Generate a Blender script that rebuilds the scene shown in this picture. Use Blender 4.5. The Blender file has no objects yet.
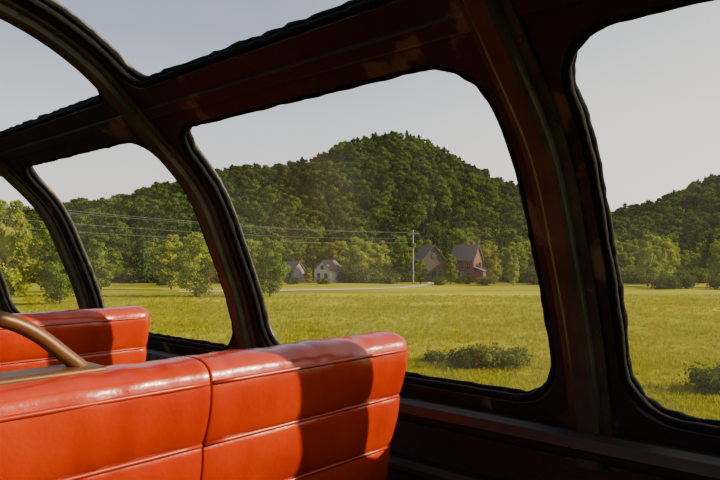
import bpy, math, random
import numpy as np
from mathutils import Matrix, Vector, noise
random.seed(7); rng=np.random.default_rng(7)
EYE=4.6
CAR=Matrix.Translation((0,0,EYE))@Matrix.Rotation(math.radians(47.58),4,'Z')
scene=bpy.context.scene
COL=scene.collection

# ---------------------------------------------------------------- materials
def nmat(name):
    m=bpy.data.materials.new(name); m.use_nodes=True
    nt=m.node_tree; nt.nodes.clear()
    out=nt.nodes.new('ShaderNodeOutputMaterial')
    return m,nt,out
def noise_node(nt,scale,detail=4,coord='Object',vscale=None,rough=.55):
    tc=nt.nodes.new('ShaderNodeTexCoord'); n=nt.nodes.new('ShaderNodeTexNoise')
    n.inputs['Scale'].default_value=scale; n.inputs['Detail'].default_value=detail; n.inputs['Roughness'].default_value=rough
    if vscale:
        mp=nt.nodes.new('ShaderNodeMapping'); mp.inputs['Scale'].default_value=vscale
        nt.links.new(tc.outputs[coord],mp.inputs['Vector']); nt.links.new(mp.outputs[0],n.inputs['Vector'])
    else: nt.links.new(tc.outputs[coord],n.inputs['Vector'])
    return n
def ramp(nt,src,stops):
    r=nt.nodes.new('ShaderNodeValToRGB'); e=r.color_ramp.elements
    e[0].position,e[0].color=stops[0][0],(*stops[0][1],1); e[1].position,e[1].color=stops[-1][0],(*stops[-1][1],1)
    for p,c in stops[1:-1]:
        x=e.new(p); x.color=(*c,1)
    nt.links.new(src,r.inputs[0]); return r
def pmat(name,stops,scale=5,rough=.5,metal=0,bump=0,bscale=60,detail=4,vscale=None,coat=0,spec=.5,coord='Object'):
    m,nt,out=nmat(name); b=nt.nodes.new('ShaderNodeBsdfPrincipled')
    n=noise_node(nt,scale,detail,coord,vscale); r=ramp(nt,n.outputs['Fac'],stops)
    nt.links.new(r.outputs[0],b.inputs['Base Color'])
    b.inputs['Roughness'].default_value=rough; b.inputs['Metallic'].default_value=metal
    b.inputs['Coat Weight'].default_value=coat; b.inputs['Specular IOR Level'].default_value=spec
    if bump:
        n2=noise_node(nt,bscale,3,coord); bp=nt.nodes.new('ShaderNodeBump'); bp.inputs['Strength'].default_value=bump
        bp.inputs['Distance'].default_value=.004
        nt.links.new(n2.outputs['Fac'],bp.inputs['Height']); nt.links.new(bp.outputs[0],b.inputs['Normal'])
    nt.links.new(b.outputs[0],out.inputs[0]); return m
def leafmat(name,c1,c2,trans=.3,k=.66):
    c1=tuple(a*k for a in c1); c2=tuple(a*k for a in c2)
    m,nt,out=nmat(name)
    oi=nt.nodes.new('ShaderNodeObjectInfo'); n=noise_node(nt,.9,3)
    add=nt.nodes.new('ShaderNodeMath'); add.operation='MULTIPLY_ADD'; add.inputs[1].default_value=.75
    sc=nt.nodes.new('ShaderNodeMath'); sc.operation='MULTIPLY_ADD'; sc.inputs[1].default_value=.9; sc.inputs[2].default_value=-.33
    nt.links.new(n.outputs['Fac'],sc.inputs[0]); nt.links.new(oi.outputs['Random'],add.inputs[0]); nt.links.new(sc.outputs[0],add.inputs[2])
    r=ramp(nt,add.outputs[0],[(0,c1),(1,c2)])
    d=nt.nodes.new('ShaderNodeBsdfDiffuse'); t=nt.nodes.new('ShaderNodeBsdfTranslucent'); mx=nt.nodes.new('ShaderNodeMixShader')
    mx.inputs[0].default_value=trans
    nt.links.new(r.outputs[0],d.inputs[0]); nt.links.new(r.outputs[0],t.inputs[0])
    nt.links.new(d.outputs[0],mx.inputs[1]); nt.links.new(t.outputs[0],mx.inputs[2]); nt.links.new(mx.outputs[0],out.inputs[0])
    return m
M={}
M['vinyl']=pmat('red_vinyl',[(.3,(.36,.020,.0006)),(.7,(.47,.036,.0010))],scale=6,rough=.27,bump=.3,bscale=38,coat=.2,spec=.45)
M['pipe']=pmat('red_piping',[(.3,(.3,.016,.001)),(.7,(.4,.026,.001))],scale=10,rough=.35)
M['frame']=pmat('bronze_frame_paint',[(.40,(.006,.0075,.006)),(.60,(.014,.014,.009)),(.635,(.11,.075,.035)),(.76,(.15,.10,.05))],scale=6,rough=.5,bump=.6,bscale=30,detail=10)
M['rib']=pmat('brown_rib_paint',[(.35,(.034,.030,.015)),(.65,(.075,.060,.030))],scale=9,rough=.38,bump=.3,bscale=50,detail=6)
M['rubber']=pmat('black_rubber',[(.3,(.004,.004,.004)),(.7,(.009,.009,.008))],scale=20,rough=.85,bump=1,bscale=40,spec=.15)
M['lower']=pmat('dark_wall_panel',[(.3,(.010,.010,.008)),(.7,(.018,.015,.011))],scale=5,rough=.55,bump=.3,bscale=90)
M['sill']=pmat('sill_paint',[(.3,(.018,.014,.009)),(.7,(.034,.026,.015))],scale=9,rough=.5,bump=.3,bscale=90)
M['carpet']=pmat('carpet',[(.3,(.015,.013,.012)),(.7,(.03,.024,.02))],scale=40,rough=.95)
M['bronze']=pmat('handle_bronze',[(.3,(.11,.045,.013)),(.7,(.17,.075,.024))],scale=9,rough=.4,metal=.25)
M['seatmetal']=pmat('seat_metal',[(.3,(.12,.11,.1)),(.7,(.18,.17,.16))],scale=9,rough=.4,metal=.9)
M['bark']=pmat('bark',[(.3,(.05,.035,.022)),(.7,(.12,.09,.06))],scale=4,rough=.9,vscale=(3,3,.5))
M['leafD']=leafmat('leaf_forest',(.034,.085,.014),(.19,.29,.04),.35,.68)
M['leafC']=leafmat('leaf_conifer',(.022,.058,.02),(.08,.145,.035),.2,.62)
M['leafY']=leafmat('leaf_meadow_edge',(.12,.21,.02),(.40,.46,.05),.4,.76)
M['leafS']=leafmat('leaf_shrub',(.07,.12,.018),(.17,.22,.03),.3)
M['blade']=leafmat('grass_blade',(.36,.39,.018),(.58,.52,.035),.4)
M['roof']=pmat('roof_shingle',[(.3,(.085,.07,.062)),(.7,(.13,.105,.09))],scale=6,rough=.9)
M['brick']=pmat('brick_wall',[(.3,(.085,.045,.03)),(.7,(.13,.07,.045))],scale=8,rough=.9)
M['wood']=pmat('weathered_siding',[(.3,(.06,.045,.034)),(.7,(.10,.078,.06))],scale=4,rough=.9,vscale=(8,8,.6))
M['white']=pmat('white_siding',[(.3,(.34,.32,.30)),(.7,(.42,.40,.36))],scale=4,rough=.8)
M['trimw']=pmat('window_trim_paint',[(.3,(.15,.13,.11)),(.7,(.2,.18,.15))],scale=4,rough=.8)
M['grey']=pmat('grey_siding',[(.3,(.17,.17,.17)),(.7,(.21,.21,.21))],scale=4,rough=.8)
M['winglass']=pmat('dark_window_glass',[(.3,(.02,.025,.03)),(.7,(.03,.035,.04))],scale=2,rough=.1)
M['pole']=pmat('utility_pole_wood',[(.3,(.24,.21,.17)),(.7,(.36,.32,.27))],scale=3,rough=.9,vscale=(6,6,.4))
M['wire']=pmat('wire_metal',[(.3,(.09,.09,.09)),(.7,(.12,.12,.12))],scale=3,rough=.9)
M['gravel']=pmat('gravel',[(.3,(.40,.34,.25)),(.7,(.52,.45,.34))],scale=3,rough=.95)
M['hillground']=pmat('hill_soil',[(.3,(.018,.035,.008)),(.7,(.04,.06,.013))],scale=.08,rough=1)
# field
m,nt,out=nmat('meadow_grass'); M['field']=m
b=nt.nodes.new('ShaderNodeBsdfPrincipled'); b.inputs['Roughness'].default_value=1; b.inputs['Specular IOR Level'].default_value=.05
n1=noise_node(nt,1,5,vscale=(.025,.10,1)); n2=noise_node(nt,1.6,6,rough=.75)
ma=nt.nodes.new('ShaderNodeMath'); ma.operation='MULTIPLY_ADD'; ma.inputs[1].default_value=.45
nt.links.new(n2.outputs['Fac'],ma.inputs[0]); nt.links.new(n1.outputs['Fac'],ma.inputs[2])
r=ramp(nt,ma.outputs[0],[(.56,(.14,.18,.008)),(.72,(.25,.25,.010)),(.88,(.38,.335,.018))])
nt.links.new(r.outputs[0],b.inputs['Base Color']); nt.links.new(b.outputs[0],out.inputs[0])
# glass
m,nt,out=nmat('dome_glass'); M['glass']=m
t=nt.nodes.new('ShaderNodeBsdfTransparent'); t.inputs[0].default_value=(.96,.96,.95,1)
g=nt.nodes.new('ShaderNodeBsdfGlossy'); g.inputs['Roughness'].default_value=.03
d=nt.nodes.new('ShaderNodeBsdfTranslucent'); d.inputs[0].default_value=(.8,.77,.7,1)
mx=nt.nodes.new('ShaderNodeMixShader'); mx.inputs[0].default_value=.02
n=noise_node(nt,2.5,6); rr=ramp(nt,n.outputs['Fac'],[(.35,(.005,.005,.005)),(.75,(.03,.03,.03))])
mx2=nt.nodes.new('ShaderNodeMixShader')
nt.links.new(t.outputs[0],mx.inputs[1]); nt.links.new(g.outputs[0],mx.inputs[2])
nt.links.new(rr.outputs[0],mx2.inputs[0]); nt.links.new(mx.outputs[0],mx2.inputs[1]); nt.links.new(d.outputs[0],mx2.inputs[2]); nt.links.new(mx2.outputs[0],out.inputs[0])

# ---------------------------------------------------------------- mesh builder
class MB:
    def __init__(s): s.v=[]; s.f=[]; s.m=[]; s.mats=[]
    def mi(s,k):
        if k not in s.mats: s.mats.append(k)
        return s.mats.index(k)
    def add(s,vs,fs,k):
        o=len(s.v); s.v+= [tuple(p) for p in vs]; i=s.mi(k)
        for f in fs: s.f.append(tuple(a+o for a in f)); s.m.append(i)
    def box(s,a,b,k):
        x0,y0,z0=a;x1,y1,z1=b
        s.add([(x0,y0,z0),(x1,y0,z0),(x1,y1,z0),(x0,y1,z0),(x0,y0,z1),(x1,y0,z1),(x1,y1,z1),(x0,y1,z1)],
          [(0,3,2,1),(4,5,6,7),(0,1,5,4),(1,2,6,5),(2,3,7,6),(3,0,4,7)],k)
    def loft(s,rings,k,closed=True,cap=True,loop=False):
        n=len(rings[0]); vs=[p for r in rings for p in r]; fs=[]
        R=len(rings)
        for i in range(R if loop else R-1):
            a=i*n; c=((i+1)%R)*n
            for j in range(n if closed else n-1):
                j2=(j+1)%n; fs.append((a+j,a+j2,c+j2,c+j))
        if cap and not loop:
            fs.append(tuple(range(n-1,-1,-1))); fs.append(tuple((R-1)*n+j for j in range(n)))
        s.add(vs,fs,k)
    def tube(s,pts,r,k,n=10,loop=False):
        pts=[Vector(p) for p in pts]; rings=[]; N=len(pts)
        prev=None
        for i,p in enumerate(pts):
            if loop: d=pts[(i+1)%N]-pts[i-1]
            else: d=pts[min(i+1,N-1)]-pts[max(i-1,0)]
            d.normalize()
            if prev is None:
                u=d.cross(Vector((0,0,1)))
                if u.length<.1: u=d.cross(Vector((1,0,0)))
            else: u=prev-d*prev.dot(d)
            u.normalize(); prev=u; w=d.cross(u)
            rad=r[i] if isinstance(r,(list,tuple)) else r
            rings.append([p+(u*math.cos(2*math.pi*j/n)+w*math.sin(2*math.pi*j/n))*rad for j in range(n)])
        s.loft(rings,k,loop=loop)
    def mesh(s,name):
        me=bpy.data.meshes.new(name); me.from_pydata(s.v,[],s.f)
        for k in s.mats: me.materials.append(M[k])
        me.polygons.foreach_set('material_index',s.m); me.update(); return me
    def obj(s,name,mw=None,parent=None,smooth=False,recalc=True):
        me=s.mesh(name)
        if recalc:
            import bmesh
            bm=bmesh.new(); bm.from_mesh(me); bmesh.ops.recalc_face_normals(bm,faces=bm.faces); bm.to_mesh(me); bm.free()
        if smooth: me.polygons.foreach_set('use_smooth',[True]*len(me.polygons))
        o=bpy.data.objects.new(name,me); COL.objects.link(o)
        if parent: o.parent=parent
        if mw is not None: o.matrix_local=mw
        return o

# ---------------------------------------------------------------- dome profile
PR=[(1.53,-1.2),(1.53,-.9),(1.53,-.6),(1.525,-.45),(1.5,-.349),(1.45,-.17),(1.387,-.011),(1.275,.2255),(1.098,.408),(.99,.508),(.868,.605),(.71,.682),(.5,.733),(.25,.757),(0,.765),(-.25,.757)]
dense=[]
for i in range(len(PR)-2):
    p0=np.array(PR[max(i-1,0)]);p1=np.array(PR[i]);p2=np.array(PR[i+1]);p3=np.array(PR[min(i+2,len(PR)-1)])
    for t in np.linspace(0,1,16,endpoint=False):
        dense.append(.5*((2*p1)+(-p0+p2)*t+(2*p0-5*p1+4*p2-p3)*t*t+(-p0+3*p1-3*p2+p3)*t**3))
dense.append(np.array(PR[-2])); dense=np.array(dense)
arc=np.concatenate([[0],np.cumsum(np.linalg.norm(np.diff(dense,axis=0),axis=1))]); SMAX=arc[-1]
def prof(s):
    return np.array([np.interp(s,arc,dense[:,0]),np.interp(s,arc,dense[:,1])])
def P3(y,s,off,side=1):
    p=prof(s); d=prof(min(s+.01,SMAX))-prof(max(s-.01,0)); d/=np.linalg.norm(d)
    n=np.array([d[1],-d[0]])   # outward
    q=p+n*off
    return (side*q[0],y,q[1])
def s_z(z): return float(np.interp(z,dense[:,1],arc))
def s_x(x): return float(np.interp(-x,-dense[60:,0],arc[60:]))
S45=s_z(-.47); SW0=s_z(-.375); SW1=s_z(.405); SR=s_z(.455); SU0=s_z(.512); SU1=s_x(.30)
RIBS=[.626+1.305*k for k in range(-2,5)]
TH=.055
def rrect(y0,y1,s0,s1,r,ya,yb,sa,sb,K=10,Mn=12):
    hole=[];outer=[]
    def lin(a,b,oa,ob,n):
        for i in range(n):
            t=i/n; hole.append((a[0]+(b[0]-a[0])*t,a[1]+(b[1]-a[1])*t)); outer.append((oa[0]+(ob[0]-oa[0])*t,oa[1]+(ob[1]-oa[1])*t))
    def cor(c,a0,p,q,w):
        for i in range(K):
            a=math.radians(a0+90*i/K); hole.append((c[0]+r*math.cos(a),c[1]+r*math.sin(a)))
            h=K/2
            if i<=h: t=i/h; outer.append((p[0]+(q[0]-p[0])*t,p[1]+(q[1]-p[1])*t))
            else: t=(i-h)/h; outer.append((q[0]+(w[0]-q[0])*t,q[1]+(w[1]-q[1])*t))
    lin((y0+r,s0),(y1-r,s0),(y0+r,sa),(y1-r,sa),Mn); cor((y1-r,s0+r),-90,(y1-r,sa),(yb,sa),(yb,s0+r))
    lin((y1,s0+r),(y1,s1-r),(yb,s0+r),(yb,s1-r),Mn); cor((y1-r,s1-r),0,(yb,s1-r),(yb,sb),(y1-r,sb))
    lin((y1-r,s1),(y0+r,s1),(y1-r,sb),(y0+r,sb),Mn); cor((y0+r,s1-r),90,(y0+r,sb),(ya,sb),(ya,s1-r))
    lin((y0,s1-r),(y0,s0+r),(ya,s1-r),(ya,s0+r),Mn); cor((y0+r,s0+r),180,(ya,s0+r),(ya,sa),(y0+r,sa))
    return hole,outer
def bay(mbw,ya,yb,sa,sb,y0,y1,s0,s1,r,side,idx):
    hole,outer=rrect(y0,y1,s0,s1,r,ya,yb,sa,sb)
    rings=[]
    for w in (0,.33,.66,.93,1):
        rings.append([P3(o[0]*(1-w)+h[0]*w,o[1]*(1-w)+h[1]*w,0 if w<1 else .008,side) for h,o in zip(hole,outer)])
    rings.append([P3(h[0],h[1],TH,side) for h in hole])
    for w in (.5,0):
        rings.append([P3(o[0]*(1-w)+h[0]*w,o[1]*(1-w)+h[1]*w,TH,side) for h,o in zip(hole,outer)])
    mbw.loft(rings,'frame',cap=False)
    g=MB()
    ny,ns=4,14; vs=[];fs=[]
    for i in range(ny+1):
        for j in range(ns+1):
            vs.append(P3(y0-.02+(y1-y0+.04)*i/ny,s0-.02+(s1-s0+.04)*j/ns,.04,side))
    for i in range(ny):
        for j in range(ns):
            a=i*(ns+1)+j; fs.append((a,a+1,a+ns+2,a+ns+1))
    g.add(vs,fs,'glass')
    cy,cs=(y0+y1)/2,(s0+s1)/2; H=[]
    for i in range(len(hole)):
        a=hole[i];b2=hole[(i+1)%len(hole)]
        for t in (0,.33,.66): H.append((a[0]+(b2[0]-a[0])*t,a[1]+(b2[1]-a[1])*t))
    def ns_(h,k): return noise.noise(Vector((h[0]*28+idx*7,h[1]*28,k)))
    def inn(h,dd):
        l=math.hypot(h[0]-cy,h[1]-cs)
        return (h[0]-(h[0]-cy)/l*dd if abs(h[0]-cy)>.01 else h[0], h[1]-(h[1]-cs)/l*dd)
    pts=[P3(*inn(h,.002+.003*ns_(h,1)),.012,side) for h in H]
    g.tube(pts,[.011+.003*ns_(h,3) for h in H],'rubber',n=8,loop=True)
    pts=[P3(*inn(h,.004+.006*ns_(h,5)),.036,side) for h in H]
    g.tube(pts,[.010+.005*ns_(h,8) for h in H],'rubber',n=6,loop=True)
    g.obj('window_%d'%idx,CAR,smooth=True)

idx=1; GAP=.080
for side,nm in ((1,'right'),(-1,'left')):
    w=MB(); roof=MB()
    for k in range(len(RIBS)-1):
        ya,yb=RIBS[k],RIBS[k+1]
        bay(w,ya,yb,S45,SR,ya+GAP,yb-GAP,SW0,SW1,.13,side,idx); idx+=1
        bay(roof,ya,yb,SR,SMAX,ya+GAP,yb-GAP,SU0,SU1,.07,side,idx); idx+=1
    ss=np.linspace(0,S45,8); y0,y1=RIBS[0],RIBS[-1]
    rings=[[P3(y0,s,0,side),P3(y1,s,0,side),P3(y1,s,TH,side),P3(y0,s,TH,side)] for s in ss]
    w.loft(rings,'lower')
    w.obj('wall_'+nm,CAR)
    roof.obj('ceiling' if side==1 else 'ceiling.001',CAR)
    t=MB(); X=lambda x:side*x
    sec=[(1.52,-.42),(1.475,-.415),(1.455,-.425),(1.45,-.45),(1.46,-.47),(1.50,-.49),(1.52,-.49)]
    t.loft([[(X(x),y,z) for x,z in sec] for y in (y0,y1)],'sill')
    sec=[(1.53,-.60),(1.49,-.60),(1.475,-.615),(1.475,-.63),(1.49,-.645),(1.53,-.645)]
    t.loft([[(X(x),y,z) for x,z in sec] for y in (y0,y1)],'sill')
    sec=[(1.53,-.98),(1.42,-.98),(1.40,-1.0),(1.40,-1.2),(1.53,-1.2)]
    t.loft([[(X(x),y,z) for x,z in sec] for y in (y0,y1)],'lower')
    t.obj('trim_%d'%(1 if side==1 else 2),CAR)
    t=MB(); c=SR
    cs=[(-.022,0),(-.020,-.006),(-.015,-.008),(.015,-.008),(.020,-.006),(.022,0)]
    t.loft([[P3(y,c+a,b_,side) for a,b_ in cs] for y in (y0,y1)],'frame')
    t.obj('trim_%d'%(3 if side==1 else 4),CAR)
for i,y in enumerate(RIBS):
    t=MB(); cs=[(-.050,.002),(-.050,-.010),(-.03,-.013),(-.026,-.030),(-.018,-.036),(.018,-.036),(.026,-.030),(.03,-.013),(.050,-.010),(.050,.002)]
    for side in (1,-1):
        rings=[[P3(y+a,s,b_,side) for a,b_ in cs] for s in np.linspace(S45-.02,SMAX,50)]
        t.loft(rings,'rib')
        rings=[[P3(y+a*1.35,s,b_*1.3,side) for a,b_ in cs] for s in np.linspace(S45-.03,S45+.045,4)]
        t.loft(rings,'rib')
        for s in np.linspace(S45+.02,SMAX-.1,22):
            for dy in (-.041,.041):
                a=Vector(P3(y+dy,s,-.008,side)); b_=Vector(P3(y+dy,s,-.0155,side)); t.tube([a,b_],.005,'rib',n=6)
    t.obj('trim_%d'%(5+i),CAR)
f=MB(); f.box((-1.6,RIBS[0],-1.26),(1.6,RIBS[-1],-1.2),'carpet'); f.obj('floor',CAR)
for nm,y in (('rear',RIBS[0]-.05),('front',RIBS[-1])):
    e=MB(); outl=[]
    for side in (1,-1):
        seq=np.linspace(0,SMAX,40); seq=seq if side==1 else seq[::-1]
        outl+=[P3(y,s,TH,side) for s in seq]
    e.loft([outl,[(a,b_+.05,c) for a,b_,c in outl]],'lower')
    e.obj('wall_'+nm,CAR)

# ---------------------------------------------------------------- seats
def backrest(x0,x1,y0,rl,rr,name,parent):
    seams=[-.235,-.36,-.50,-.65,-.82]
    sec=[]
    zs=[]
    for a,b_ in zip(seams[::-1][:-1],seams[::-1][1:]):
        for t in (0,.04,.1,.2,.35,.5,.65,.8,.9,.96): zs.append((a+(b_-a)*t,t))
    for z,t in zs:
        base=y0+.02+.13*((-.235-z)/.6)
        puff=.012*(math.sin(math.pi*t)**.45 if t>0 else 0)
        sec.append((base-puff,z))
    cy,cz=y0+.088,-.238
    for a in np.linspace(180,0,17)[1:]:
        a=math.radians(a); ex=.070; ez=.044
        c,s=math.cos(a),math.sin(a)
        sec.append((cy+ex*math.copysign(abs(c)**.8,c),cz+ez*s**.75))
    for t in np.linspace(0,1,12)[1:]:
        sec.append((cy+.07+.13*t+.01*math.sin(math.pi*t*3)**2,cz-.58*t))
    sec.append((y0+.20,-.835))
    sec=np.array(sec)
    tan=np.roll(sec,-1,0)-np.roll(sec,1,0); tan/=np.linalg.norm(tan,axis=1)[:,None]
    nor=np.stack([tan[:,1],-tan[:,0]],1)
    cen=sec.mean(0)
    if ((sec-cen)*nor).sum()>0: nor=-nor
    xs=[]
    for a in np.linspace(0,90,7): xs.append((x0+rl*(1-math.cos(math.radians(a))),rl*(1-math.sin(math.radians(a)))))
    for x in np.linspace(x0+rl,x1-rr,34)[1:-1]: xs.append((x,0))
    for a in np.linspace(90,0,7): xs.append((x1-rr*(1-math.cos(math.radians(a))),rr*(1-math.sin(math.radians(a)))))
    mb=MB(); rings=[]
    for x,d in xs:
        ring=[]
        for (y,z),nn in zip(sec,nor):
            wr=.0035*noise.noise(Vector((x*7,z*12,y0)))+.0032*noise.noise(Vector((x*24,z*7,y0+4)))
            q=np.array([y,z])+nn*(d*.9+wr)
            ring.append((x,q[0],q[1]))
        rings.append(ring)
    mb.loft(rings,'vinyl')
    mb.obj(name,parent=parent,smooth=True)
    pm=MB()
    pm.tube([(x,y0+.0165,-.236) for x in np.linspace(x0+rl*.8,x1-rr*.8,12)],.0045,'pipe',n=8)
    for z in (-.36,-.50,-.65):
        yy=y0+.02+.13*((-.235-z)/.6)
        pm.tube([(x,yy-.003,z) for x in np.linspace(x0+rl*.7,x1-rr*.7,12)],.0045,'pipe',n=8)
    pm.obj(name+'_piping',parent=parent,smooth=True)
def seat(y0,side=1):
    e=bpy.data.objects.new('train_seat',None); COL.objects.link(e)
    e.matrix_world=CAR@(Matrix.Identity(4) if side==1 else Matrix.Diagonal((-1,1,1,1)))@Matrix.Translation((0,0,-.006))
    backrest(.713,1.345,y0,.004,.045,'backrest_window',e)
    backrest(.16,.711,y0,.05,.004,'backrest_aisle',e)
    for nm,(a,b_) in (('cushion_window',(.72,1.30)),('cushion_aisle',(.17,.705))):
        mb=MB(); mb.box((a,y0+.24,-.85),(b_,y0+.72,-.72),'vinyl'); o=mb.obj(nm,parent=e,smooth=True)
        bv=o.modifiers.new('b','BEVEL'); bv.width=.04; bv.segments=4
    mb=MB(); mb.box((.25,y0+.15,-.90),(1.25,y0+.68,-.85),'seatmetal')
    mb.box((.6,y0+.3,-1.194),(.85,y0+.55,-.9),'seatmetal'); mb.box((.45,y0+.22,-1.194),(1.0,y0+.63,-1.17),'seatmetal'); mb.obj('base',parent=e)
    h=MB()
    pts=[(.515,-.197),(.495,-.182),(.468,-.158),(.44,-.132),(.41,-.110),(.375,-.094),(.335,-.085),(.29,-.084),(.25,-.093),(.225,-.113),(.212,-.14),(.21,-.19)]
    h.tube([(x,y0+.11,z) for x,z in pts],.0138,'bronze',n=12)
    o=h.obj('grab_handle',parent=e,smooth=True)
    ss=o.modifiers.new('s','SUBSURF'); ss.levels=1; ss.render_levels=1
    h=MB(); h.box((.19,y0+.07,-.205),(.535,y0+.15,-.186),'bronze'); o=h.obj('handle_plate',parent=e)
    bv=o.modifiers.new('b','BEVEL'); bv.width=.006; bv.segments=3
    h=MB(); h.tube([(.13,y0+.2,-.62),(.13,y0+.4,-.60),(.13,y0+.6,-.6),(.13,y0+.66,-.64),(.13,y0+.66,-.86)],.02,'seatmetal'); h.obj('armrest',parent=e,smooth=True)
for y0 in (1.02,2.34): seat(y0,1)
for y0 in (1.02,2.34): seat(y0,-1)

# ---------------------------------------------------------------- terrain
RL=[(-600,30),(-420,34),(-300,24),(-214,22),(-166,25),(-140,29),(-116,37),(-83,46),(-36,51),(-12,60),(12,68),(24,69),(40,63),(65,47),(98,31),(125,20),(145,21),(180,32),(214,45),(280,60),(400,50),(600,30)]
rx,rz=zip(*RL)
def hill(x,y):
    k=380/max(y,200)
    R=np.interp(x*(.5+.5*k),rx,rz)
    t=min(max((y-150)/(380-150),0),1); up=t*t*(3-2*t)*.75+.25*t
    t2=min(max((y-380)/200,0),1); dn=1-.8*t2*t2*(3-2*t2)
    h=R*up*dn
    h+=up*5*noise.noise(Vector((x/28,y/35,0)))
    return h
mb=MB(); xs=np.arange(-560,561,14); ys=np.arange(140,601,10)
vs=[(x,y,hill(x,y)-.3) for y in ys for x in xs]; nx=len(xs)
fs=[(j*nx+i,j*nx+i+1,(j+1)*nx+i+1,(j+1)*nx+i) for j in range(len(ys)-1) for i in range(nx-1)]
mb.add(vs,fs,'hillground'); mb.obj('forested_hill',smooth=True)
mb=MB(); xs=np.arange(-600,601,24); ys=np.arange(-300,721,12)
vs=[(x,y,0) for y in ys for x in xs]; nx=len(xs)
fs=[(j*nx+i,j*nx+i+1,(j+1)*nx+i+1,(j+1)*nx+i) for j in range(len(ys)-1) for i in range(nx-1)]
mb.add(vs,fs,'field'); mb.obj('meadow_ground',smooth=True)

# ---------------------------------------------------------------- trees
def leaves(mb,c,size,k,up=.0):
    c=np.asarray(c); n=len(c)
    u=rng.normal(size=(n,3)); u/=np.linalg.norm(u,axis=1)[:,None]
    w=rng.normal(size=(n,3)); w[:,2]*=.6; w-= (w*u).sum(1)[:,None]*u; w/=np.linalg.norm(w,axis=1)[:,None]
    sz=size*rng.uniform(.6,1.3,size=(n,1))
    V=np.stack([c+u*sz,c+w*sz*.6,c-u*sz,c-w*sz*.6],1).reshape(-1,3)
    mb.add(V.tolist(),[(4*i,4*i+1,4*i+2,4*i+3) for i in range(n)],k)
def blob(mb,c,r,k):
    rings=[]
    for a in np.linspace(-80,80,6):
        a=math.radians(a); rings.append([(c[0]+r[0]*math.cos(a)*math.cos(t),c[1]+r[1]*math.cos(a)*math.sin(t),c[2]+r[2]*math.sin(a)) for t in np.linspace(0,2*math.pi,9)[:-1]])
    mb.loft(rings,k)
def decid(name,k,H=10,W=3.2,n=2200,lsz=.24,low=.22,seed=0,nb=15,fill=.72,clus=1.):
    r=random.Random(seed); mb=MB()
    mb.tube([(0,0,-.3),(.05,.0,H*.2),(.1*r.uniform(-1,1),.1,H*.45),(0,.1,H*.75)],[.2,.16,.12,.05],'bark',n=7)
    bl=[]
    for i in range(nb):
        t=i/(nb-1); z=H*(low+.06)+(H*.90-H*(low+.06))*t+r.uniform(-.3,.3)
        rad=W*(math.sin(math.pi*(.12+.76*t))**.8)*.62*r.uniform(.75,1.15)
        a=i*2.4+r.uniform(-.5,.5); br=W*clus*r.uniform(.26,.44)*(1-.35*t)
        c=(rad*math.cos(a),rad*math.sin(a),z)
        bl.append((c,(br,br,br*r.uniform(.7,.95))))
        mb.tube([(0,0,max(z-1.4,H*.15)),(c[0]*.6,c[1]*.6,z-.4)],[.07,.03],'bark',n=4)
    bl.append(((0,0,H*.55),(W*.5,W*.5,H*.28)))
    for c,br in bl:
        blob(mb,c,[q*fill for q in br],k)
        m_=int(n/len(bl)); d=rng.normal(size=(m_,3)); d/=np.linalg.norm(d,axis=1)[:,None]
        rr_=rng.uniform(.7,1.2,size=(m_,1))
        leaves(mb,np.array(c)+d*np.array(br)*rr_,lsz,k)
    return mb.mesh(name)
def conif(name,k,H=13,W=2.3,seed=0,bare=.12):
    r=random.Random(seed); mb=MB()
    mb.tube([(0,0,-.3),(0,0,H*.5),(0,0,H*.96)],[.22,.13,.03],'bark',n=6)
    L=[]; tiers=18
    for i in range(tiers):
        t=i/(tiers-1); z=H*(bare+(1-bare)*t*.97); R=W*(1-t)**.5*r.uniform(.55,1.2)+.25
        nb=7
        for j in range(nb):
            a=2*math.pi*j/nb+i*.7+r.uniform(-.35,.35); R2=R*r.uniform(.55,1.15)
            for q in np.linspace(.15,1,7):
                for _ in range(2):
                    L.append((R2*q*math.cos(a)+r.uniform(-.2,.2),R2*q*math.sin(a)+r.uniform(-.2,.2),z-.15*q*q*R2+r.uniform(-.2,.2)))
    rings=[[(W*.45*(1-t)**.7*math.cos(a)+.02*math.cos(a),W*.45*(1-t)**.7*math.sin(a),H*(bare+.05+(.88-bare)*t)) for a in np.linspace(0,2*math.pi,9)[:-1]] for t in (0,.5,1)]
    mb.loft(rings,k)
    leaves(mb,L,.30,k)
    return mb.mesh(name)
def shrub(name,k,seed):
    r=random.Random(seed); mb=MB()
    for i in range(7):
        c=(r.uniform(-.8,.8),r.uniform(-.5,.5),r.uniform(.25,.6)); br=[r.uniform(.35,.55)]*3
        blob(mb,c,[q*.6 for q in br],k); mb.tube([(c[0]*.3,c[1]*.3,-.1),c],[.03,.015],'bark',n=4)
        d=rng.normal(size=(160,3)); d/=np.linalg.norm(d,axis=1)[:,None]
        leaves(mb,np.array(c)+d*np.array(br)*rng.uniform(.7,1.25,size=(160,1)),.075,k)
    return mb.mesh(name)
srcn=0
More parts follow.
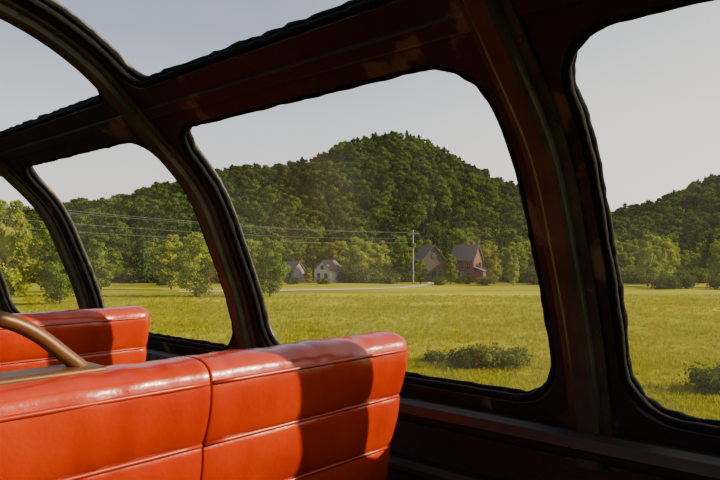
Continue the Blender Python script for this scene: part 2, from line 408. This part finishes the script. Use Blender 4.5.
def gn_scatter(name,pts,scl,meshes,pick=None,tilt=0):
    global srcn
    col=bpy.data.collections.new(name+'_sources')
    for i,me in enumerate(meshes):
        o=bpy.data.objects.new('%s_source_%02d'%(name,i),me); col.objects.link(o); o.location=(-300+srcn*14,-200,0); srcn+=1
    me=bpy.data.meshes.new(name); me.from_pydata([tuple(p) for p in pts],[],[])
    n=len(pts)
    a=me.attributes.new('sc','FLOAT_VECTOR','POINT'); a.data.foreach_set('vector',np.asarray(scl,dtype=np.float32).ravel())
    a=me.attributes.new('rt','FLOAT_VECTOR','POINT'); R=np.zeros((n,3),dtype=np.float32); R[:,2]=rng.uniform(0,6.28,n); R[:,0]=rng.normal(size=n)*tilt; a.data.foreach_set('vector',R.ravel())
    a=me.attributes.new('pk','INT','POINT'); pk=rng.integers(0,len(meshes),n) if pick is None else pick; a.data.foreach_set('value',np.asarray(pk,dtype=np.int32))
    o=bpy.data.objects.new(name,me); COL.objects.link(o)
    ng=bpy.data.node_groups.new(name+'_nodes','GeometryNodeTree')
    ng.interface.new_socket('Geometry',in_out='INPUT',socket_type='NodeSocketGeometry'); ng.interface.new_socket('Geometry',in_out='OUTPUT',socket_type='NodeSocketGeometry')
    N=ng.nodes; gi=N.new('NodeGroupInput'); go=N.new('NodeGroupOutput'); ip=N.new('GeometryNodeInstanceOnPoints'); ci=N.new('GeometryNodeCollectionInfo')
    ci.inputs['Collection'].default_value=col; ci.inputs['Separate Children'].default_value=True; ci.inputs['Reset Children'].default_value=True
    ip.inputs['Pick Instance'].default_value=True
    def at(nm,ty):
        q=N.new('GeometryNodeInputNamedAttribute'); q.data_type=ty; q.inputs['Name'].default_value=nm; return [s for s in q.outputs if s.enabled and s.name=='Attribute'][0]
    l=ng.links.new
    l(gi.outputs[0],ip.inputs['Points']); l(ci.outputs[0],ip.inputs['Instance']); l(at('pk','INT'),ip.inputs['Instance Index'])
    l(at('rt','FLOAT_VECTOR'),ip.inputs['Rotation']); l(at('sc','FLOAT_VECTOR'),ip.inputs['Scale']); l(ip.outputs[0],go.inputs[0])
    md=o.modifiers.new('scatter','NODES'); md.node_group=ng
    return o
D=[decid('deciduous_a%d'%i,'leafD',10,3.3+.3*i,1500,.34,.12,i) for i in range(3)]
C=[conif('conifer_a%d'%i,'leafC',12,2.5+.4*i,i) for i in range(3)]
Y=[decid('meadow_tree_%d'%i,'leafY',10,3.4-.35*i,5200,.17,.06,10+i,nb=24,fill=.6,clus=.85) for i in range(4)]
YC=conif('meadow_pine','leafC',13,2.6,5,.05)
# forest
pts=[];sc=[];pk=[]
y=152.
while y<405:
    st=4.6+ (y-150)*.004
    x=-330+random.uniform(0,4)
    while x<340:
        if abs(x)<y*.68+25:
            px=x+random.uniform(-2,2); py=y+random.uniform(-2,2)
            pts.append((px,py,hill(px,py)-.5))
            v=noise.noise(Vector((px/22,py/22,3)))
            top=max(0,(hill(px,py)-50)/20)
            if random.random()<.18+v*.8+.12*top: pk.append(3+random.randrange(3)); s=random.uniform(.5,1.0)
            else: pk.append(random.randrange(3)); s=random.uniform(.6,1.15)
            sc.append((s*random.uniform(.9,1.25),)*2+(s,))
        x+=st
    y+=st
gn_scatter('hillside_forest',pts,sc,D+C,pk,.03)
# treeline at meadow edge
pts=[];sc=[];pk=[]
for _ in range(360):
    x=random.uniform(-130,140); y=random.uniform(124,158)
    if 10<x<28 and y<132: continue
    pts.append((x,y,-.2)); s=random.uniform(.5,.9); sc.append((s*1.2,s*1.2,s)); pk.append(random.choice([0,1,2,3,0,1,2,3,4]))
gn_scatter('meadow_edge_treeline',pts,sc,Y+[YC],pk,.03)
def tree(nm,me,x,y,h,base=10,w=1.,rz=0):
    o=bpy.data.objects.new(nm,me); COL.objects.link(o); s=h/base; o.scale=(s*w,s*w,s); o.location=(x,y,0); o.rotation_euler[2]=rz; return o
for i,(x,y,h,w) in enumerate([(-19,74,7.6,1.2),(-10.4,74,7.6,1.0),(-26.5,90,8.2,1.1),(-34,84,8,1.2),(-.2,115,8.4,1.3),(3.9,121,8,1.1),(24.5,102,4.8,1.0),(45,100,8.6,1.15),(50,106,8.2,1.1),(55,97,7.8,1.1),(10.4,110,4.4,1.1),
      (-33,60,10.6,1.1),(-29,62,7.8,1.0),(-37,66,10.5,1.1),(15.6,110,5.4,1.1),(-9,124,7.0,1.1),(29,118,7,1.1),(-15.6,108,3.9,1.2),(8.2,128,8.5,1),(-36,75,10,1.2),(-43,74,11,1.2),(22.6,108,4.9,1.1),(26.5,113,6.5,1.1),(-8.8,110,2.9,1.3),(34,108,6,1.2)]):
    tree('deciduous_tree',Y[i%4],x,y,h,10,w*1.0,i*1.3)
for i,(x,y,h) in enumerate([(-31,104,11),(-29,98,10),(-38,112,12),(-26,108,9),(17,127,9)]):
    tree('pine_tree',YC,x,y,h,13,1,i)
SH=[shrub('shrub_mesh_%d'%i,'leafS',i) for i in range(3)]
for i,(x,y,s) in enumerate([(4.4,26.2,.85),(5.5,26.4,.95),(6.5,26.8,.8),(11.9,21.3,.9),(12.8,22,1.0),(3.4,27.5,.6),(47.5,93.5,2.0),(51.5,91,2.0),(44.2,92,2),(59.5,89,2.1),(17.8,108,1.5),(13.0,105.5,1.3),(20,104,1.4),(29.5,106,1.3),(4.5,109.5,1.4),(-11.5,107,1.3),(-6,107.5,1.1),(13.6,22.6,.9)]):
    tree('meadow_shrub',SH[i%3],x,y,s,1,1.1,i*.4)
pts=[];sc=[]
for _ in range(420):
    x=random.uniform(-110,110); pts.append((x,random.uniform(113,124)+2*math.sin(x/9),-.1)); s=random.uniform(1.0,2.8); sc.append((s*1.2,s*1.2,s))
pts2=[(p,s) for p,s in zip(pts,sc) if not(9<p[0]<26 or -16<p[0]<-3)]
gn_scatter('field_edge_bushes',[p for p,s in pts2],[s for p,s in pts2],SH)
def tuft(name,seed,hh,n=16):
    r=random.Random(seed); mb=MB()
    for i in range(n):
        a=r.uniform(0,6.28); b_=r.uniform(0,.2); x,y_=b_*math.cos(a),b_*math.sin(a); h=hh*r.uniform(.5,1.1); l=r.uniform(.05,.35)*h; w=.009
        dx,dy=math.cos(a),math.sin(a); px,py=-dy*w,dx*w
        mb.add([(x-px,y_-py,-.02),(x+px,y_+py,-.02),(x+px*.8+dx*l*.4,y_+py*.8+dy*l*.4,h*.6),(x-px*.8+dx*l*.4,y_-py*.8+dy*l*.4,h*.6),(x+dx*l,y_+dy*l,h)],[(0,1,2,3),(3,2,4)],'blade')
    return mb.mesh(name)
T=[tuft('tuft_%d'%i,i,.22+.06*i) for i in range(4)]
pts=[];sc=[]
while len(pts)<30000:
    y=16+60*random.random()**1.5; x=random.uniform(-.5,.62)*y*1.05
    v=noise.noise(Vector((x/5,y/5,0)))
    if random.random()<.7+.5*v:
        pts.append((x,y,0)); s=random.uniform(.5,1.0)*(1+.3*v); sc.append((s*1.4,s*1.4,s*.8))
gn_scatter('meadow_grass',pts,sc,T)

# ---------------------------------------------------------------- houses
def wins(mb,L,y,k='winglass',fr='trimw'):
    for x0,z0,w,h in L:
        mb.box((x0-.08,y-.06,z0-.08),(x0+w+.08,y+.02,z0+h+.08),fr); mb.box((x0,y-.09,z0),(x0+w,y,z0+h),k)
        mb.box((x0+w/2-.03,y-.11,z0),(x0+w/2+.03,y-.05,z0+h),fr); mb.box((x0,y-.11,z0+h/2-.03),(x0+w,y-.05,z0+h/2+.03),fr)
def gable(mb,x0,x1,y0,y1,h,rh,wall,roof,axis='y',ov=.35):
    mb.box((x0,y0,-.1),(x1,y1,h),wall)
    if axis=='y':
        xm=(x0+x1)/2
        mb.add([(x0,y0,h),(x1,y0,h),(xm,y0,h+rh),(x0,y1,h),(x1,y1,h),(xm,y1,h+rh)],[(0,1,2),(5,4,3),(0,2,5,3),(1,4,5,2)],wall)
        sl=rh/(xm-x0)
        for sx,xe in ((-1,x0-ov),(1,x1+ov)):
            ze=h-ov*sl
            mb.loft([[(xe,yy,ze),(xm,yy,h+rh+.02),(xm,yy,h+rh+.2),(xe,yy,ze+.18)] for yy in (y0-ov,y1+ov)],roof)
    else:
        ym=(y0+y1)/2; sl=rh/(ym-y0)
        mb.add([(x0,y0,h),(x0,y1,h),(x0,ym,h+rh),(x1,y0,h),(x1,y1,h),(x1,ym,h+rh)],[(0,2,1),(3,4,5)],wall)
        for ye in (y0-ov,y1+ov):
            ze=h-ov*sl
            mb.loft([[(xx,ye,ze),(xx,ym,h+rh+.02),(xx,ym,h+rh+.2),(xx,ye,ze+.18)] for xx in (x0-ov,x1+ov)],roof)
hb=MB()
gable(hb,-2.6,2.6,-2.4,2.4,4.3,2.5,'brick','roof','x')
hb.box((.9,.4,5),(1.5,1,7.5),'brick')
wins(hb,[(-1.9,2.5,.8,1.2),(-.4,2.5,.8,1.2),(1.1,2.5,.8,1.2),(-1.9,.6,.8,1.2),(1.1,.6,.8,1.2)],-2.4)
hb.box((-.5,-2.5,0),(.4,-2.4,2),'trimw')
hb.box((2.6,-2,-.1),(4.6,1.5,2.2),'brick'); hb.add([(2.5,-2.3,2.9),(4.9,-2.3,2.1),(4.9,1.8,2.1),(2.5,1.8,2.9)],[(0,1,2,3)],'roof')
o=hb.obj('brick_house'); o.location=(19.8,119,0); o.rotation_euler[2]=math.radians(-32); o.scale=(.85,.85,.98)
hb=MB(); gable(hb,-2.3,2.3,-3,3,4.4,2.6,'wood','roof','y'); wins(hb,[(-.5,4.6,.9,1),(-1.6,1.2,.8,1.1),(.8,1.2,.8,1.1)],-3); hb.box((-.5,-3.06,0),(.4,-3,2.1),'winglass')
o=hb.obj('wooden_barn'); o.location=(12.9,120,0); o.rotation_euler[2]=math.radians(15); o.scale=(.9,.9,.95)
hb=MB(); gable(hb,-2.4,2.4,-3.5,3.5,3.0,2.0,'white','roof','y'); wins(hb,[(-.4,3.1,.8,.8),(-1.5,1,.8,1.1),(.7,1,.8,1.1)],-3.5)
o=hb.obj('white_house'); o.location=(-5.7,116,0); o.rotation_euler[2]=math.radians(-25); o.scale=(.68,.68,.78)
hb=MB(); gable(hb,-3,3,-2.4,2.4,2.6,1.7,'grey','roof','x'); wins(hb,[(-2,.9,.8,1.1),(1,.9,.8,1.1)],-2.4); hb.box((-.5,-2.46,0),(.4,-2.4,2),'trimw')
o=hb.obj('grey_cottage'); o.location=(-12.6,118,0); o.rotation_euler[2]=math.radians(-35); o.scale=(.6,.6,.85)
mb=MB(); P=[(-24,84.5),(-16,86),(-9.5,88),(0,91),(6,95),(9.5,101),(12,108),(13,116)]
vs=[];fs=[]
for x,y in P: vs+=[(x+.5,y-1.2,.06),(x-.5,y+1.2,.06)]
fs=[(2*i,2*i+2,2*i+3,2*i+1) for i in range(len(P)-1)]
mb.add(vs,fs,'gravel'); mb.obj('gravel_driveway',recalc=False)
# utility poles & wires
AR=math.radians(-31.5)
def upole(x,y):
    p=MB(); p.tube([(0,0,-.5),(0,0,9.3)],[.15,.10],'pole',n=10); p.box((-1.1,-.06,8.6),(1.1,.06,8.74),'pole')
    for a in (-1,1): p.tube([(a,0,8.74),(a,0,8.92)],.04,'wire',n=6)
    for z in (7.2,7.9): p.box((-.05,-.2,z-.05),(.05,0,z+.05),'pole')
    p.tube([(.28,0,6.3),(.28,0,7.0)],.16,'wire',n=10)
    o=p.obj('utility_pole'); o.location=(x,y,0); o.rotation_euler[2]=AR; return o
A=(9.3,112);B=(-32,45); upole(*A); upole(*B)
w=MB()
for dx,z in ((-1,8.92),(1,8.92),(0,7.9),(0,7.2)):
    ox,oy=dx*math.cos(AR),dx*math.sin(AR)
    w.tube([(A[0]+(B[0]-A[0])*t+ox,A[1]+(B[1]-A[1])*t+oy,z-4*.7*t*(1-t)) for t in np.linspace(0,1,16)],.015,'wire',n=4)
w.obj('power_lines')

# ---------------------------------------------------------------- light
sd=Vector((.913,-.022,.407)).normalized()
L=bpy.data.lights.new('sun','SUN'); L.energy=9.2; L.color=(1,.80,.54); L.angle=math.radians(.8)
o=bpy.data.objects.new('sun',L); COL.objects.link(o); o.rotation_euler=sd.to_track_quat('Z','Y').to_euler(); o.location=(60,0,60)
W=bpy.data.worlds.new('sky'); scene.world=W; W.use_nodes=True; nt=W.node_tree; nt.nodes.clear()
out=nt.nodes.new('ShaderNodeOutputWorld'); bg=nt.nodes.new('ShaderNodeBackground'); tc=nt.nodes.new('ShaderNodeTexCoord'); sx=nt.nodes.new('ShaderNodeSeparateXYZ')
nt.links.new(tc.outputs['Generated'],sx.inputs[0])
r1=ramp(nt,sx.outputs['Z'],[(0,(1.0,.95,.85)),(.10,(.97,.95,.91)),(.20,(.76,.80,.86)),(.32,(.40,.49,.66)),(.55,(.18,.27,.46)),(1,(.09,.16,.30))])
dn=nt.nodes.new('ShaderNodeVectorMath'); dn.operation='DOT_PRODUCT'; dn.inputs[1].default_value=tuple(sd); nt.links.new(tc.outputs['Generated'],dn.inputs[0])
r2=ramp(nt,dn.outputs['Value'],[(0,(0,0,0)),(.5,(.42,.35,.22)),(1,(1,.9,.7))])
ad=nt.nodes.new('ShaderNodeMix'); ad.data_type='RGBA'; ad.blend_type='ADD'; ad.inputs[0].default_value=1
nt.links.new(r1.outputs[0],ad.inputs[6]); nt.links.new(r2.outputs[0],ad.inputs[7]); nt.links.new(ad.outputs[2],bg.inputs[0])
bg.inputs[1].default_value=1.2; nt.links.new(bg.outputs[0],out.inputs[0])
# ---------------------------------------------------------------- camera
cd=bpy.data.cameras.new('camera'); cd.lens=32; cd.sensor_width=36; cd.shift_y=.0236; cd.clip_start=.02; cd.clip_end=3000
co=bpy.data.objects.new('camera',cd); COL.objects.link(co); co.location=(0,0,EYE); co.rotation_euler=(math.radians(90),0,0); scene.camera=co
